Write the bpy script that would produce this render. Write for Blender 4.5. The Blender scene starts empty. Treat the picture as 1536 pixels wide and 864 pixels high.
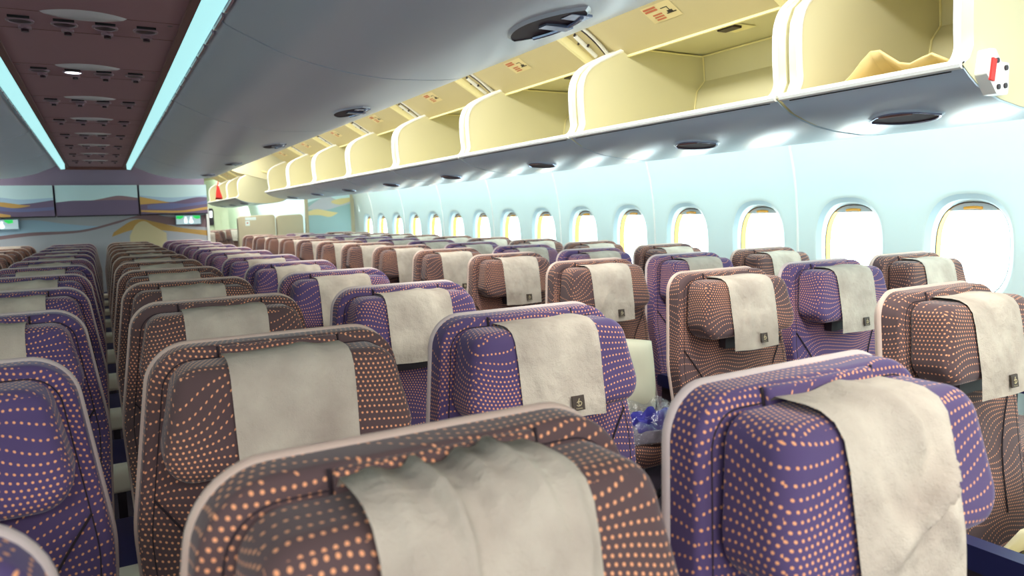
import bpy, bmesh, math, random
from mathutils import Vector, Matrix
random.seed(7)
SC = bpy.context.scene
COL = SC.collection
CZ = 1.38                      # eye height; heights below written as Z(h) are measured from it
def Z(h): return h + CZ

# ------------------------------------------------------------------ helpers
def lin(c):
    return tuple((v/12.92 if v <= .04045 else ((v+.055)/1.055)**2.4) for v in [x/255 for x in c])

class NT:
    def __init__(s, name):
        s.m = bpy.data.materials.new(name); s.m.use_nodes = True
        s.t = s.m.node_tree; s.b = s.t.nodes['Principled BSDF']
    def n(s, typ, **kw):
        nd = s.t.nodes.new(typ)
        for k, v in kw.items(): setattr(nd, k, v)
        return nd
    def link(s, a, b): s.t.links.new(a, b)
    def math(s, op, a, b=None, c=None):
        nd = s.n('ShaderNodeMath', operation=op)
        for i, v in enumerate((a, b, c)):
            if v is None: continue
            if isinstance(v, (int, float)): nd.inputs[i].default_value = v
            else: s.link(v, nd.inputs[i])
        return nd.outputs[0]
    def mix(s, f, a, b):
        nd = s.n('ShaderNodeMix', data_type='RGBA')
        for sock, v in ((nd.inputs[0], f), (nd.inputs[6], a), (nd.inputs[7], b)):
            if isinstance(v, (int, float)): sock.default_value = v
            elif isinstance(v, tuple): sock.default_value = (*v[:3], 1)
            else: s.link(v, sock)
        return nd.outputs[2]

def mat(name, rgb, rough=.5, var=.06, scale=8, metal=0, bump=0, bscale=200, spec=.5):
    k = NT(name); c = lin(rgb)
    tc = k.n('ShaderNodeTexCoord'); no = k.n('ShaderNodeTexNoise'); no.inputs['Scale'].default_value = scale
    k.link(tc.outputs['Object'], no.inputs['Vector'])
    a = tuple(min(1, v*(1+var)) for v in c); b = tuple(v*(1-var) for v in c)
    k.link(k.mix(no.outputs['Fac'], b, a), k.b.inputs['Base Color'])
    k.b.inputs['Roughness'].default_value = rough; k.b.inputs['Metallic'].default_value = metal
    k.b.inputs['Specular IOR Level'].default_value = spec
    if bump:
        n2 = k.n('ShaderNodeTexNoise'); n2.inputs['Scale'].default_value = bscale
        k.link(tc.outputs['Object'], n2.inputs['Vector'])
        bp = k.n('ShaderNodeBump'); bp.inputs['Strength'].default_value = bump; bp.inputs['Distance'].default_value = .002
        k.link(n2.outputs['Fac'], bp.inputs['Height']); k.link(bp.outputs['Normal'], k.b.inputs['Normal'])
    return k.m

def emit(name, rgb, s):
    k = NT(name); c = lin(rgb)
    k.b.inputs['Base Color'].default_value = (*c, 1)
    k.b.inputs['Emission Color'].default_value = (*c, 1); k.b.inputs['Emission Strength'].default_value = s
    return k.m

def fabric(name, base, base2, dot):
    """woven seat cloth: rows of small dots that run in drifting waves over a two-tone ground"""
    k = NT(name); tc = k.n('ShaderNodeTexCoord'); oi = k.n('ShaderNodeObjectInfo')
    sep = k.n('ShaderNodeSeparateXYZ'); k.link(tc.outputs['Object'], sep.inputs[0])
    x, y, z = sep.outputs
    rnd = k.math('MULTIPLY', oi.outputs['Random'], 7.0)
    ns = k.n('ShaderNodeSeparateXYZ'); k.link(tc.outputs['Normal'], ns.inputs[0])
    onside = k.math('GREATER_THAN', k.math('ABSOLUTE', ns.outputs[0]), .72); ontop = k.math('GREATER_THAN', k.math('ABSOLUTE', ns.outputs[2]), .72)
    def pick(f, a, b):      # f ? b : a
        return k.math('ADD', k.math('MULTIPLY', a, k.math('SUBTRACT', 1.0, f)), k.math('MULTIPLY', b, f))
    u = k.math('ADD', pick(onside, x, y), rnd)
    v = pick(ontop, z, k.math('MULTIPLY', y, -1.0))
    warp = None; grad = None                       # drifting waves; dots keep their size where rows spread
    for (A, ku, kv, ph) in ((.022, 8.5, 21.0, .3), (.011, 15.0, 17.0, 1.7), (.0065, -23.0, 25.0, 4.1), (.003, 37.0, -21.0, 2.2)):
        an = k.math('ADD', k.math('ADD', k.math('MULTIPLY', u, ku), k.math('MULTIPLY', v, kv)), ph)
        a = k.math('MULTIPLY', k.math('SINE', an), A); g = k.math('MULTIPLY', k.math('COSINE', an), A*kv)
        warp = a if warp is None else k.math('ADD', warp, a); grad = g if grad is None else k.math('ADD', grad, g)
    PV = .0122
    w = k.math('DIVIDE', k.math('ADD', v, warp), PV)
    row = k.math('FLOOR', w)
    gr = k.math('MAXIMUM', k.math('ABSOLUTE', k.math('ADD', grad, 1.0)), .3)
    dv = k.math('DIVIDE', k.math('MULTIPLY', k.math('SUBTRACT', k.math('FRACT', w), .5), PV), gr)
    uu = k.math('ADD', k.math('DIVIDE', u, .0092), k.math('MULTIPLY', row, .37))
    du = k.math('MULTIPLY', k.math('SUBTRACT', k.math('FRACT', uu), .5), .0092)
    d = k.math('SQRT', k.math('ADD', k.math('MULTIPLY', du, du), k.math('MULTIPLY', dv, dv)))
    mr = k.n('ShaderNodeMapRange'); mr.inputs[1].default_value = .0024; mr.inputs[2].default_value = .0015
    k.link(d, mr.inputs[0])
    n2 = k.n('ShaderNodeTexNoise'); n2.inputs['Scale'].default_value = 3.0
    k.link(tc.outputs['Object'], n2.inputs['Vector'])
    g = k.mix(n2.outputs['Fac'], lin(base), lin(base2))
    k.link(k.mix(mr.outputs[0], g, lin(dot)), k.b.inputs['Base Color'])
    k.b.inputs['Roughness'].default_value = .85; k.b.inputs['Specular IOR Level'].default_value = .2
    k.b.inputs['Sheen Weight'].default_value = .25; k.b.inputs['Sheen Roughness'].default_value = .4
    n3 = k.n('ShaderNodeTexNoise'); n3.inputs['Scale'].default_value = 700; k.link(tc.outputs['Object'], n3.inputs['Vector'])
    bp = k.n('ShaderNodeBump'); bp.inputs['Strength'].default_value = .25; bp.inputs['Distance'].default_value = .001
    k.link(n3.outputs['Fac'], bp.inputs['Height']); k.link(bp.outputs['Normal'], k.b.inputs['Normal'])
    return k.m

M = {}
M['taupe'] = fabric('taupe_fabric', (84, 66, 73), (98, 78, 74), (238, 166, 122))
M['purple'] = fabric('purple_fabric', (76, 64, 116), (94, 76, 106), (240, 168, 122))
M['shell'] = mat('shell_trim', (200, 176, 162), .5)
M['shellp'] = mat('shell_trim_purple', (198, 182, 178), .5)
M['seam'] = mat('seam_thread', (38, 24, 32), .8)
def cloth():
    k = NT('head_cloth'); tc = k.n('ShaderNodeTexCoord'); oi = k.n('ShaderNodeObjectInfo')
    av = k.n('ShaderNodeVectorMath', operation='ADD'); k.link(tc.outputs['Object'], av.inputs[0]); k.link(oi.outputs['Location'], av.inputs[1])
    a = k.n('ShaderNodeTexNoise'); a.inputs['Scale'].default_value = 11; a.inputs['Detail'].default_value = 6; k.link(av.outputs[0], a.inputs['Vector'])
    k.link(k.mix(a.outputs['Fac'], lin((146, 130, 120)), lin((222, 212, 194))), k.b.inputs['Base Color'])
    b = k.n('ShaderNodeTexNoise'); b.inputs['Scale'].default_value = 24; b.inputs['Detail'].default_value = 5; k.link(av.outputs[0], b.inputs['Vector'])
    c = k.n('ShaderNodeTexNoise'); c.inputs['Scale'].default_value = 420; k.link(av.outputs[0], c.inputs['Vector'])
    h = k.math('ADD', b.outputs['Fac'], k.math('MULTIPLY', c.outputs['Fac'], .12))
    bp = k.n('ShaderNodeBump'); bp.inputs['Strength'].default_value = .75; bp.inputs['Distance'].default_value = .012
    k.link(h, bp.inputs['Height']); k.link(bp.outputs['Normal'], k.b.inputs['Normal'])
    k.b.inputs['Roughness'].default_value = .85; k.b.inputs['Specular IOR Level'].default_value = .2
    return k.m
M['cloth'] = cloth()
M['patch'] = mat('label_patch', (66, 54, 46), .7)
M['patchmark'] = mat('label_mark', (190, 176, 140), .7)
M['navy'] = mat('navy_pad', (26, 28, 72), .45)
M['cap'] = mat('cream_plastic', (214, 208, 190), .4)
M['darkp'] = mat('dark_plastic', (44, 34, 42), .5)
M['metal'] = mat('grey_metal', (120, 118, 122), .4, metal=.6)
M['floor'] = mat('carpet', (52, 38, 52), .95, .25, 60, bump=.4)
M['wall'] = mat('sidewall_plastic', (224, 240, 237), .45, .02, 3)
M['reveal'] = mat('window_reveal', (196, 222, 232), .4, .02)
M['amber'] = mat('amber_sun_and_handle', (226, 160, 40), .5, .08, 20)  # sunlight on the inner window reveal put into the colour; also the handle's amber
M['shade'] = mat('shade_plastic', (226, 236, 238), .4, .02)
M['binout'] = mat('bin_grey', (190, 212, 230), .28, .03, 2, spec=.9)
M['ctrbin'] = mat('centre_bin_grey', (198, 208, 222), .3, .03, 2, spec=.9)
M['cream'] = mat('bin_cream', (216, 210, 170), .5, .03, 3)
M['cream2'] = mat('housing_cream', (200, 186, 140), .55, .04, 3)
M['trimw'] = mat('white_trim', (246, 246, 240), .35, .02)
M['caulk'] = mat('corner_bead', (244, 234, 176), .5, .02)
M['psu'] = mat('service_panel_mauve', (160, 118, 124), .5, .05, 3)
M['psu2'] = mat('ceiling_end_grey', (150, 136, 158), .5, .04)
M['brown'] = mat('brown_edge', (112, 72, 66), .5)
M['black'] = mat('black_gap', (18, 14, 20), .7)
M['lens'] = mat('lens_plastic', (216, 210, 212), .25, .03)
M['ring'] = mat('lamp_ring', (150, 122, 134), .3, .03)
M['lampdark'] = mat('lamp_well', (46, 24, 34), .3)
M['lit'] = emit('lit_lamp', (235, 250, 255), 4.0)
M['cove'] = emit('cove_diffuser', (172, 232, 234), .95)
M['chrome'] = mat('latch_steel', (150, 160, 190), .25, .05, metal=.7)
M['bowl'] = mat('latch_bowl', (52, 28, 42), .6, spec=.2)
M['red'] = mat('red_label', (216, 40, 34), .5)
M['redtxt'] = mat('red_print', (196, 104, 70), .6)
M['blk'] = mat('black_print', (40, 34, 30), .6)
M['plac'] = mat('placard_film', (224, 206, 150), .5)
M['paper'] = mat('tan_paper', (214, 184, 120), .7, .08, 10)
M['bag'] = mat('cream_bag', (222, 214, 176), .7, .04, 8)
M['pillow'] = mat('pillow_cotton', (228, 224, 196), .8, .04, 12, bump=.2, bscale=30)
M['bluecl'] = mat('blue_cloth', (48, 44, 150), .7, .25, 30)
M['greyclo'] = mat('patterned_blanket', (110, 104, 120), .8, .5, 45)
M['divider'] = mat('divider_vinyl', (186, 178, 150), .6, .04)
M['galley'] = mat('galley_panel', (206, 214, 178), .5, .05)
M['white'] = mat('white_panel', (224, 240, 237), .5, .02)
M['green'] = emit('sign_green', (40, 200, 90), .8)
M['signbg'] = emit('sign_face', (176, 200, 206), .5)
M['signw'] = emit('sign_white', (245, 255, 255), 1.0)
M['signfr'] = mat('sign_frame', (120, 150, 170), .4)
M['glass'] = None
def mk_glass():
    k = NT('window_glass'); o = k.t.nodes['Material Output']
    tr = k.n('ShaderNodeBsdfTransparent'); gl = k.n('ShaderNodeBsdfGlossy'); gl.inputs['Roughness'].default_value = .02
    mx = k.n('ShaderNodeMixShader'); mx.inputs[0].default_value = .05
    k.link(tr.outputs[0], mx.inputs[1]); k.link(gl.outputs[0], mx.inputs[2]); k.link(mx.outputs[0], o.inputs['Surface'])
    return k.m
M['glass'] = mk_glass()
def mk_film():
    k = NT('clear_film'); o = k.t.nodes['Material Output']
    tc = k.n('ShaderNodeTexCoord'); no = k.n('ShaderNodeTexNoise'); no.inputs['Scale'].default_value = 55; no.inputs['Detail'].default_value = 4
    k.link(tc.outputs['Object'], no.inputs['Vector'])
    bp = k.n('ShaderNodeBump'); bp.inputs['Strength'].default_value = 1; bp.inputs['Distance'].default_value = .01; k.link(no.outputs['Fac'], bp.inputs['Height'])
    tr = k.n('ShaderNodeBsdfTransparent'); gl = k.n('ShaderNodeBsdfGlossy'); gl.inputs['Roughness'].default_value = .12
    k.link(bp.outputs['Normal'], gl.inputs['Normal'])
    mx = k.n('ShaderNodeMixShader'); mx.inputs[0].default_value = .15
    k.link(tr.outputs[0], mx.inputs[1]); k.link(gl.outputs[0], mx.inputs[2]); k.link(mx.outputs[0], o.inputs['Surface'])
    return k.m
M['film'] = mk_film()
DUNE = {n: mat('dune_'+n, c, .6, .07, 2) for n, c in {
    'sky': (206, 236, 240), 'sky2': (172, 204, 226), 'purple': (116, 100, 128), 'mauve': (146, 118, 124), 'blue': (110, 116, 160),
    'gold': (206, 164, 92), 'brown': (130, 92, 84), 'sand': (226, 212, 168), 'teal': (150, 184, 186), 'grey': (186, 190, 198), 'gold2': (220, 204, 146)}.items()}

class MB:
    def __init__(s): s.v, s.f, s.mi, s.mats = [], [], [], []
    def m(s, m):
        if m not in s.mats: s.mats.append(m)
        return s.mats.index(m)
    def add(s, vs, fs, m):
        o = len(s.v); i = s.m(m); s.v += [tuple(v) for v in vs]
        for f in fs: s.f.append([a+o for a in f]); s.mi.append(i)
    def box(s, c, d, m, rot=None):
        x, y, z = [q/2 for q in d]
        vs = [Vector((a*x, b*y, e*z)) for e in (-1, 1) for b in (-1, 1) for a in (-1, 1)]
        if rot: vs = [rot @ v for v in vs]
        vs = [v + Vector(c) for v in vs]
        s.add(vs, [(0,2,3,1), (4,5,7,6), (0,1,5,4), (2,6,7,3), (0,4,6,2), (1,3,7,5)], m)
    def tube(s, pts, r, m, n=8, closed=False):
        pts = [Vector(p) for p in pts]; N = len(pts); vs = []; up = None
        for i, p in enumerate(pts):
            a = pts[i-1] if (i or closed) else p; b = pts[(i+1) % N] if (i < N-1 or closed) else p
            t = (b-a).normalized()
            if up is None: up = t.orthogonal().normalized()
            up = (up - t*up.dot(t)).normalized(); sd = t.cross(up)
            for k in range(n):
                an = 2*math.pi*k/n; vs.append(p + r*(math.cos(an)*up + math.sin(an)*sd))
        fs = []
        for i in range(N if closed else N-1):
            j = (i+1) % N
            for k in range(n):
                l = (k+1) % n; fs.append((i*n+k, i*n+l, j*n+l, j*n+k))
        if not closed: fs += [tuple(range(n))[::-1], tuple((N-1)*n+k for k in range(n))]
        s.add(vs, fs, m)
    def poly(s, pts, m): s.add(pts, [tuple(range(len(pts)))], m)
    def sweep(s, prof, ys, m, closed=True, cap=True, fn=lambda x, y, z: (x, y, z)):
        """profile in the x/z plane carried along y"""
        n = len(prof); vs = [fn(p[0], y, p[1]) for y in ys for p in prof]; fs = []
        for i in range(len(ys)-1):
            for k in range(n if closed else n-1):
                l = (k+1) % n; fs.append((i*n+k, i*n+l, (i+1)*n+l, (i+1)*n+k))
        if cap and closed: fs += [tuple(range(n))[::-1], tuple((len(ys)-1)*n+k for k in range(n))]
        s.add(vs, fs, m)
    def pad(s, out, y0, y1, r, m, bulge=0, rings=3, fn=None, steps=5, rback=.004):
        """rounded cushion: outline in x/z, y0 the back, y1 the front (smaller y)"""
        def inset(d):
            n = len(out); q = []
            for i in range(n):
                a, b = Vector(out[i-1]), Vector(out[(i+1) % n]); t = (b-a).normalized(); nr = Vector((-t.y, t.x))
                q.append(Vector(out[i]) + nr*d)
            return q
        L = []
        L.append((inset(rback), y0)); L.append((inset(0), y0-rback))
        for k in range(steps+1):
            a = math.pi/2*k/steps; L.append((inset(r*(1-math.cos(a))), y1 + r*(1-math.sin(a))))
        base = inset(r); c = sum(base, Vector((0, 0)))/len(base)
        for k in range(1, rings+1):
            t = k/(rings+1); L.append(([c+(p-c)*(1-t) for p in base], y1 - bulge*math.sin(t*math.pi/2)))
        n = len(out); vs = [(p.x, y, p.y) for q, y in L for p in q]
        vs.append((c.x, y1-bulge, c.y)); fs = []
        for i in range(len(L)-1):
            for k in range(n):
                l = (k+1) % n; fs.append((i*n+k, i*n+l, (i+1)*n+l, (i+1)*n+k))
        fs.append(tuple(range(n))[::-1])
        o = (len(L)-1)*n; ce = len(vs)-1
        for k in range(n): fs.append((o+k, o+(k+1) % n, ce))
        if fn: vs = [fn(*v) for v in vs]
        s.add(vs, fs, m); return inset
    def build(s, name, parent=None, smooth=True, angle=40):
        me = bpy.data.meshes.new(name); me.from_pydata(s.v, [], s.f)
        for m in s.mats: me.materials.append(m)
        me.polygons.foreach_set('material_index', s.mi)
        bm = bmesh.new(); bm.from_mesh(me); bmesh.ops.recalc_face_normals(bm, faces=bm.faces); bm.to_mesh(me); bm.free()
        if smooth:
            me.polygons.foreach_set('use_smooth', [True]*len(me.polygons)); me.set_sharp_from_angle(angle=math.radians(angle))
        me.update()
        o = bpy.data.objects.new(name, me); COL.objects.link(o)
        if parent: o.parent = parent
        return o

def tag(o, label=None, cat=None, group=None, kind=None):
    if label: o['label'] = label
    if cat: o['category'] = cat
    if group: o['group'] = group
    if kind: o['kind'] = kind
    return o
def empty(name, loc=(0, 0, 0), rz=0):
    o = bpy.data.objects.new(name, None); COL.objects.link(o); o.location = loc; o.rotation_euler = (0, 0, rz)
    o.empty_display_size = .1
    return o
def struct(o): o['kind'] = 'structure'; return o
def copy_tree(o, parent=None):
    c = o.copy(); COL.objects.link(c); c.parent = parent
    for ch in list(o.children): copy_tree(ch, c)
    return c
def rpoly(corners, n=7):
    """closed outline with rounded corners: (x, z, radius), counter-clockwise"""
    out = []; N = len(corners)
    for i in range(N):
        p = Vector(corners[i][:2]); a = Vector(corners[i-1][:2]); b = Vector(corners[(i+1) % N][:2]); r = corners[i][2]
        d0 = (a-p).normalized(); d1 = (b-p).normalized(); ang = d0.angle(d1)
        t = min(r/math.tan(ang/2), .48*(a-p).length, .48*(b-p).length); r2 = t*math.tan(ang/2)
        c = p + (d0+d1).normalized()*(r2/math.sin(ang/2)); s = p+d0*t-c; e = p+d1*t-c
        a0 = math.atan2(s.y, s.x); a1 = math.atan2(e.y, e.x); da = (a1-a0+math.pi) % (2*math.pi)-math.pi
        for k in range(n+1): out.append((c.x+r2*math.cos(a0+da*k/n), c.y+r2*math.sin(a0+da*k/n)))
    return out
def resample(pts, d):
    out = []
    for i in range(len(pts)):
        a, b = Vector(pts[i]), Vector(pts[(i+1) % len(pts)]); n = max(1, int((b-a).length/d))
        for k in range(n): out.append(tuple(a+(b-a)*k/n))
    return out
def spline(pts, n=8):
    P = [Vector(p) for p in pts]; out = []
    for i in range(len(P)-1):
        p0 = P[max(i-1, 0)]; p1 = P[i]; p2 = P[i+1]; p3 = P[min(i+2, len(P)-1)]
        for k in range(n):
            t = k/n; out.append(.5*(2*p1+(p2-p0)*t+(2*p0-5*p1+4*p2-p3)*t*t+(3*p1-p0-3*p2+p3)*t**3))
    out.append(P[-1]); return out
def interp(tab, x):
    if x <= tab[0][0]: return tab[0][1]
    for (a, b), (c, d) in zip(tab, tab[1:]):
        if x <= c: return b+(d-b)*(x-a)/(c-a)
    return tab[-1][1]

# ------------------------------------------------------------------ camera
cam = bpy.data.cameras.new('camera'); co = bpy.data.objects.new('camera', cam); COL.objects.link(co)
R = Vector((0.86730576, -0.4970625, -0.02663821)); U = Vector((0.07563985, 0.07871014, 0.99402381)); F = Vector((0.49199526, 0.86413748, -0.1058635))
co.matrix_world = Matrix(((R.x, U.x, -F.x, 0), (R.y, U.y, -F.y, 0), (R.z, U.z, -F.z, CZ), (0, 0, 0, 1)))
cam.sensor_width = 36; cam.lens = 1075*36/1536; cam.clip_start = .02
cam.dof.use_dof = True; cam.dof.focus_distance = 2.0; cam.dof.aperture_fstop = 5.6
SC.camera = co

# ------------------------------------------------------------------ the seat
TOP = 1.157
def lean(x, y, z): return (x, y - (TOP-z)*.16, z)
OUT = resample(rpoly([(-.25, .42, .04), (.25, .42, .04), (.27, .84, .3), (.224, TOP, .08), (-.224, TOP, .08), (-.27, .84, .3)], 9), .03)
PADO = resample(rpoly([(-.230, .940, .05), (.230, .940, .05), (.190, 1.131, .045), (-.190, 1.131, .045)], 9), .025)
PY0, PY1 = -.026, -.128
def inset_poly(o, d):
    n = len(o); q = []
    for i in range(n):
        a, b = Vector(o[i-1]), Vector(o[(i+1) % n]); t = (b-a).normalized(); q.append(tuple(Vector(o[i])+Vector((-t.y, t.x))*d))
    return q
def text_mesh(s, size):
    cu = bpy.data.curves.new('lettering', 'FONT'); cu.body = s; cu.size = size; cu.align_x = 'CENTER'
    o = bpy.data.objects.new('lettering', cu); COL.objects.link(o)
    dg = bpy.context.evaluated_depsgraph_get(); me = o.evaluated_get(dg).to_mesh()
    vs = [v.co.copy() for v in me.vertices]; fs = [tuple(p.vertices) for p in me.polygons]
    o.evaluated_get(dg).to_mesh_clear(); bpy.data.objects.remove(o); bpy.data.curves.remove(cu)
    return vs, fs
LETT = text_mesh('Emirates', .0075)

def cover_mesh(seed, drop, amp, fold=False):
    """cloth over the headrest: up behind it, over the top edge, down the front"""
    rn = random.Random(seed)
    path = [(-.022, 1.103), (-.028, 1.131), (-.040, 1.1375), (-.085, 1.1375), (-.104, 1.135), (-.121, 1.126), (-.1305, 1.109), (-.1325, 1.085)]
    zz = 1.085
    while zz > drop+.007: zz -= .007; path.append((-.1335 if zz > .96 else -.1335+(.96-zz)*.10, zz))
    rid = [(rn.uniform(-.09, .09), rn.uniform(.97, 1.1), rn.uniform(.01, .03), rn.uniform(.02, .07), rn.uniform(-.6, .6), rn.uniform(.3, 1)) for _ in range(9)]
    nx = 40; vs = []; fs = []; mb = MB()
    ph = [rn.uniform(0, 6) for _ in range(4)]
    for i, (y, z) in enumerate(path):
        a = Vector(path[max(i-1, 0)]); b = Vector(path[min(i+1, len(path)-1)]); t = (b-a).normalized(); nr = Vector((t.y, -t.x))
        if nr.x > 0 and z < 1.12 and i > 3: nr = -nr
        for k in range(nx+1):
            x = -.106 + .212*k/nx; edge = min(1, min(k, nx-k)/4)
            d = 0
            if i > 1:
                for (cx, cz, sx, sz, sl, h) in rid:
                    dx = (x-cx-(z-cz)*sl)/sx; dz = (z-cz)/sz; d += h*math.exp(-dx*dx-dz*dz)
                d = amp*d*(.35+.65*edge) + amp*.25*(1+math.sin(x*46+ph[0]+z*9))
                if seed == 5:      # hanging pleats that start at the top edge
                    for (c0, sl, h, w_) in ((-.035, .10, .016, .007), (.012, -.35, .013, .010), (.045, .25, .010, .009), (-.075, -.1, .008, .012)):
                        d += h*math.exp(-((x-c0-(1.14-z)*sl)/w_)**2)*math.exp(-max(0, 1.13-z)*(5 if h > .014 else 11))*min(1, max(0, (1.150-z)/.02))
                if fold:
                    u = z-1.03
                    d0 = d; cxx = .035+.05*math.sin(u*26); d += .034*math.exp(-((x-cxx)/.014)**2)*math.exp(-(u/.05)**2)+.014*math.exp(-((x+.01-.6*u)/.018)**2-((z-.985)/.03)**2)
                    d += .016*math.exp(-((x-.02)/.016)**2-((z-1.10)/.03)**2)
                    d = d0+(d-d0)*min(1, min(k, nx-k)/7)
            n3 = Vector((0, nr.x, nr.y))
            p = Vector((x*(1+.012*math.sin(i*.12+ph[1])), y, z)) + n3*d
            if i == len(path)-1: p.z += .002*math.sin(x*30+ph[2])
            vs.append(lean(*p))
    for i in range(len(path)-1):
        for k in range(nx): fs.append((i*(nx+1)+k, i*(nx+1)+k+1, (i+1)*(nx+1)+k+1, (i+1)*(nx+1)+k))
    mb.add(vs, fs, M['cloth']); return mb

def front_y(z): return (-.1335 if z > .96 else -.1335+(.96-z)*.10)
def make_seat(kind):
    fab = M[kind]; sh = M['shell' if kind == 'taupe' else 'shellp']
    root = empty('cabin_seat')
    b = MB(); b.pad(OUT, .052, .024, .008, sh, fn=lean, rback=.018, steps=4, rings=1); b.build('back_shell', root)
    b = MB(); IN = inset_poly(OUT, .005)
    b.pad(IN, .028, -.024, .012, fab, bulge=.004, fn=lean, rings=4)
    for s in (-1, 1):
        pts = spline([(s*.235, -.0275, .90), (s*.17, -.031, .80), (s*.135, -.0305, .70), (s*.13, -.029, .55)], 6)
        b.tube([lean(*p) for p in pts], .0022, M['seam'], 5)
    b.tube([lean(p[0], -.0235, p[1]) for p in inset_poly(IN, .022)], .0016, M['seam'], 5, True)
    b.build('backrest', root)
    # cloth flap that the headrest slides on
    b = MB(); fl = resample(rpoly([(-.11, .96, .01), (.11, .96, .01), (.108, 1.149, .006), (-.108, 1.149, .006)], 3), .03)
    b.pad(fl, -.018, -.0315, .005, fab, fn=lean, rings=1, steps=3)
    for s in (-1, 1): b.tube([lean(s*.111, -.025, 1.0), lean(s*.111, -.025, 1.15)], .0022, M['seam'], 5)
    b.build('headrest_flap', root)
    b = MB(); b.pad(PADO, PY0, PY1, .030, fab, bulge=.003, rings=5, steps=8, fn=lean, rback=.012)
    sm = inset_poly(PADO, .024); b.tube([lean(p[0], PY1+.0035, p[1]) for p in sm], .0019, M['seam'], 5, True)
    hr = b.build('headrest', root)
    b = MB(); b.box(lean(0, -.05, .925), (.16, .03, .06), M['darkp']); b.build('headrest_bracket', root)
    # bottom cushion
    b = MB()
    prof = rpoly([(-.60, .40, .03), (-.10, .40, .02), (-.12, .475, .02), (-.60, .495, .05)], 6)
    xs = [-.236, -.228, -.205] + [-.205+.41*k/6 for k in range(1, 6)] + [.205, .228, .236]
    n = len(prof); vs = []; fs = []; cy, cz = -.35, .44
    for i, x in enumerate(xs):
        k = (1-.045) if i in (0, len(xs)-1) else (.985 if i in (1, len(xs)-2) else 1)
        for (y, z) in prof: vs.append((x, cy+(y-cy)*k, cz+(z-cz)*(k if k < .99 else 1)))
    for i in range(len(xs)-1):
        for k in range(n): l = (k+1) % n; fs.append((i*n+k, i*n+l, (i+1)*n+l, (i+1)*n+k))
    fs += [tuple(range(n)), tuple((len(xs)-1)*n+k for k in range(n))[::-1]]
    b.add(vs, fs, fab); b.build('seat_cushion', root)
    b = MB(); b.tube([(-.25, -.17, .375), (.25, -.17, .375)], .02, M['metal'], 10); b.tube([(-.25, -.45, .375), (.25, -.45, .375)], .02, M['metal'], 10)
    b.build('seat_frame', root)
    for s in (-1, 1):
        b = MB(); b.tube([(s*.15, -.17, .37), (s*.15, -.13, .01)], .016, M['metal'], 8); b.tube([(s*.15, -.45, .37), (s*.15, -.2, .03)], .014, M['metal'], 8)
        b.box((s*.15, -.25, .008), (.04, .4, .016), M['metal']); b.build('leg', root)
    return root
def add_armrest(root, x, dz=0):
    b = MB(); pr = rpoly([(-.49, .655, .02), (-.14, .655, .02), (-.14, .712, .02), (-.49, .712, .02)], 5)
    b.sweep([(p[0], p[1]) for p in pr], [-.024, -.02, .02, .024], M['navy'], fn=lambda a, y, z: (x+y, a, z))
    b.box((x, -.24, .56), (.026, .16, .2), M['darkp'])
    a = b.build('armrest', root); a.location = (0, 0, -.085)
    b = MB(); pr = rpoly([(-.528, .640, .018), (-.488, .640, .008), (-.488, .66, .004), (-.465, .665, .008), (-.465, .720, .006), (-.528, .716, .026)], 6)
    b.sweep([(p[0], p[1]) for p in pr], [-.0245, -.0215, .0215, .0245], M['cap'], fn=lambda a_, y, z: (x+y, a_, z)); b.build('armrest_cap', a)
def add_cover(root, var):
    seed, drop, amp, fold, patch = var
    c = cover_mesh(seed, drop, amp, fold).build('headrest_cover', root); c.data.set_sharp_from_angle(angle=3.1)
    if patch:
        b = MB(); z0 = drop+.036; w = .0155; px = .028
        dy = -.006-amp*.75
        def P(x, z, o=0): return lean(px+x, front_y(z0)+dy-o, z0+z)
        b.add([P(-w, -w), P(w, -w), P(w, w), P(-w, w), P(-w, -w, -.0035), P(w, -w, -.0035), P(w, w, -.0035), P(-w, w, -.0035)],
              [(0,1,2,3), (0,4,5,1), (1,5,6,2), (2,6,7,3), (3,7,4,0)], M['patch'])
        for cur in ([(-.006, -.003), (-.002, -.006), (.005, -.004), (.007, .001), (.003, .004)], [(0, -.004), (-.001, .003), (.002, .010)], [(-.005, .001), (-.001, .004), (.003, .002)]):
            b.tube([P(p.x, p.y, .0006) for p in spline([Vector((a, e, 0)) for a, e in cur], 4)], .0011, M['patchmark'], 5)
        vs, fs = LETT; b.add([P(v.x*.62, v.y*.62-.0125, .0008) for v in vs], fs, M['patchmark'])
        b.build('label_patch', c)

G = 0.0; SP = .558; P = .772
XS = {'A': .280, 'B': .838, 'L': -.283, 'K': -.842, 'C': 1.905, 'D': 2.465, 'E': 3.025}
Y1 = .66; YC = 1.07
KIND = {'A': 'taupe', 'B': 'purple', 'L': 'purple', 'K': 'taupe', 'C': 'taupe', 'D': 'purple', 'E': 'taupe'}
WHERE = {'A': 'in the column right of the armrest gap', 'L': 'in the column left of the armrest gap',
         'K': 'in the leftmost column', 'B': 'centre block beside the aisle',
         'C': 'first column across the aisle', 'D': 'middle column of the window block', 'E': 'in the column against the windows'}
ORD = ['first', 'second', 'third', 'fourth', 'fifth', 'sixth', 'seventh', 'eighth', 'ninth', 'tenth', 'eleventh', 'twelfth', 'thirteenth']
LOW, MID = .93, .895
VARS = {'a': (3, LOW, .0052, False, True), 'b': (11, LOW, .0046, False, True), 'c': (23, MID, .0042, False, True), 'd': (31, MID, .0034, False, True),
        'near': (5, LOW, .016, False, False), 'fold': (9, MID, .006, True, False)}
protos = {}
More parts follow.
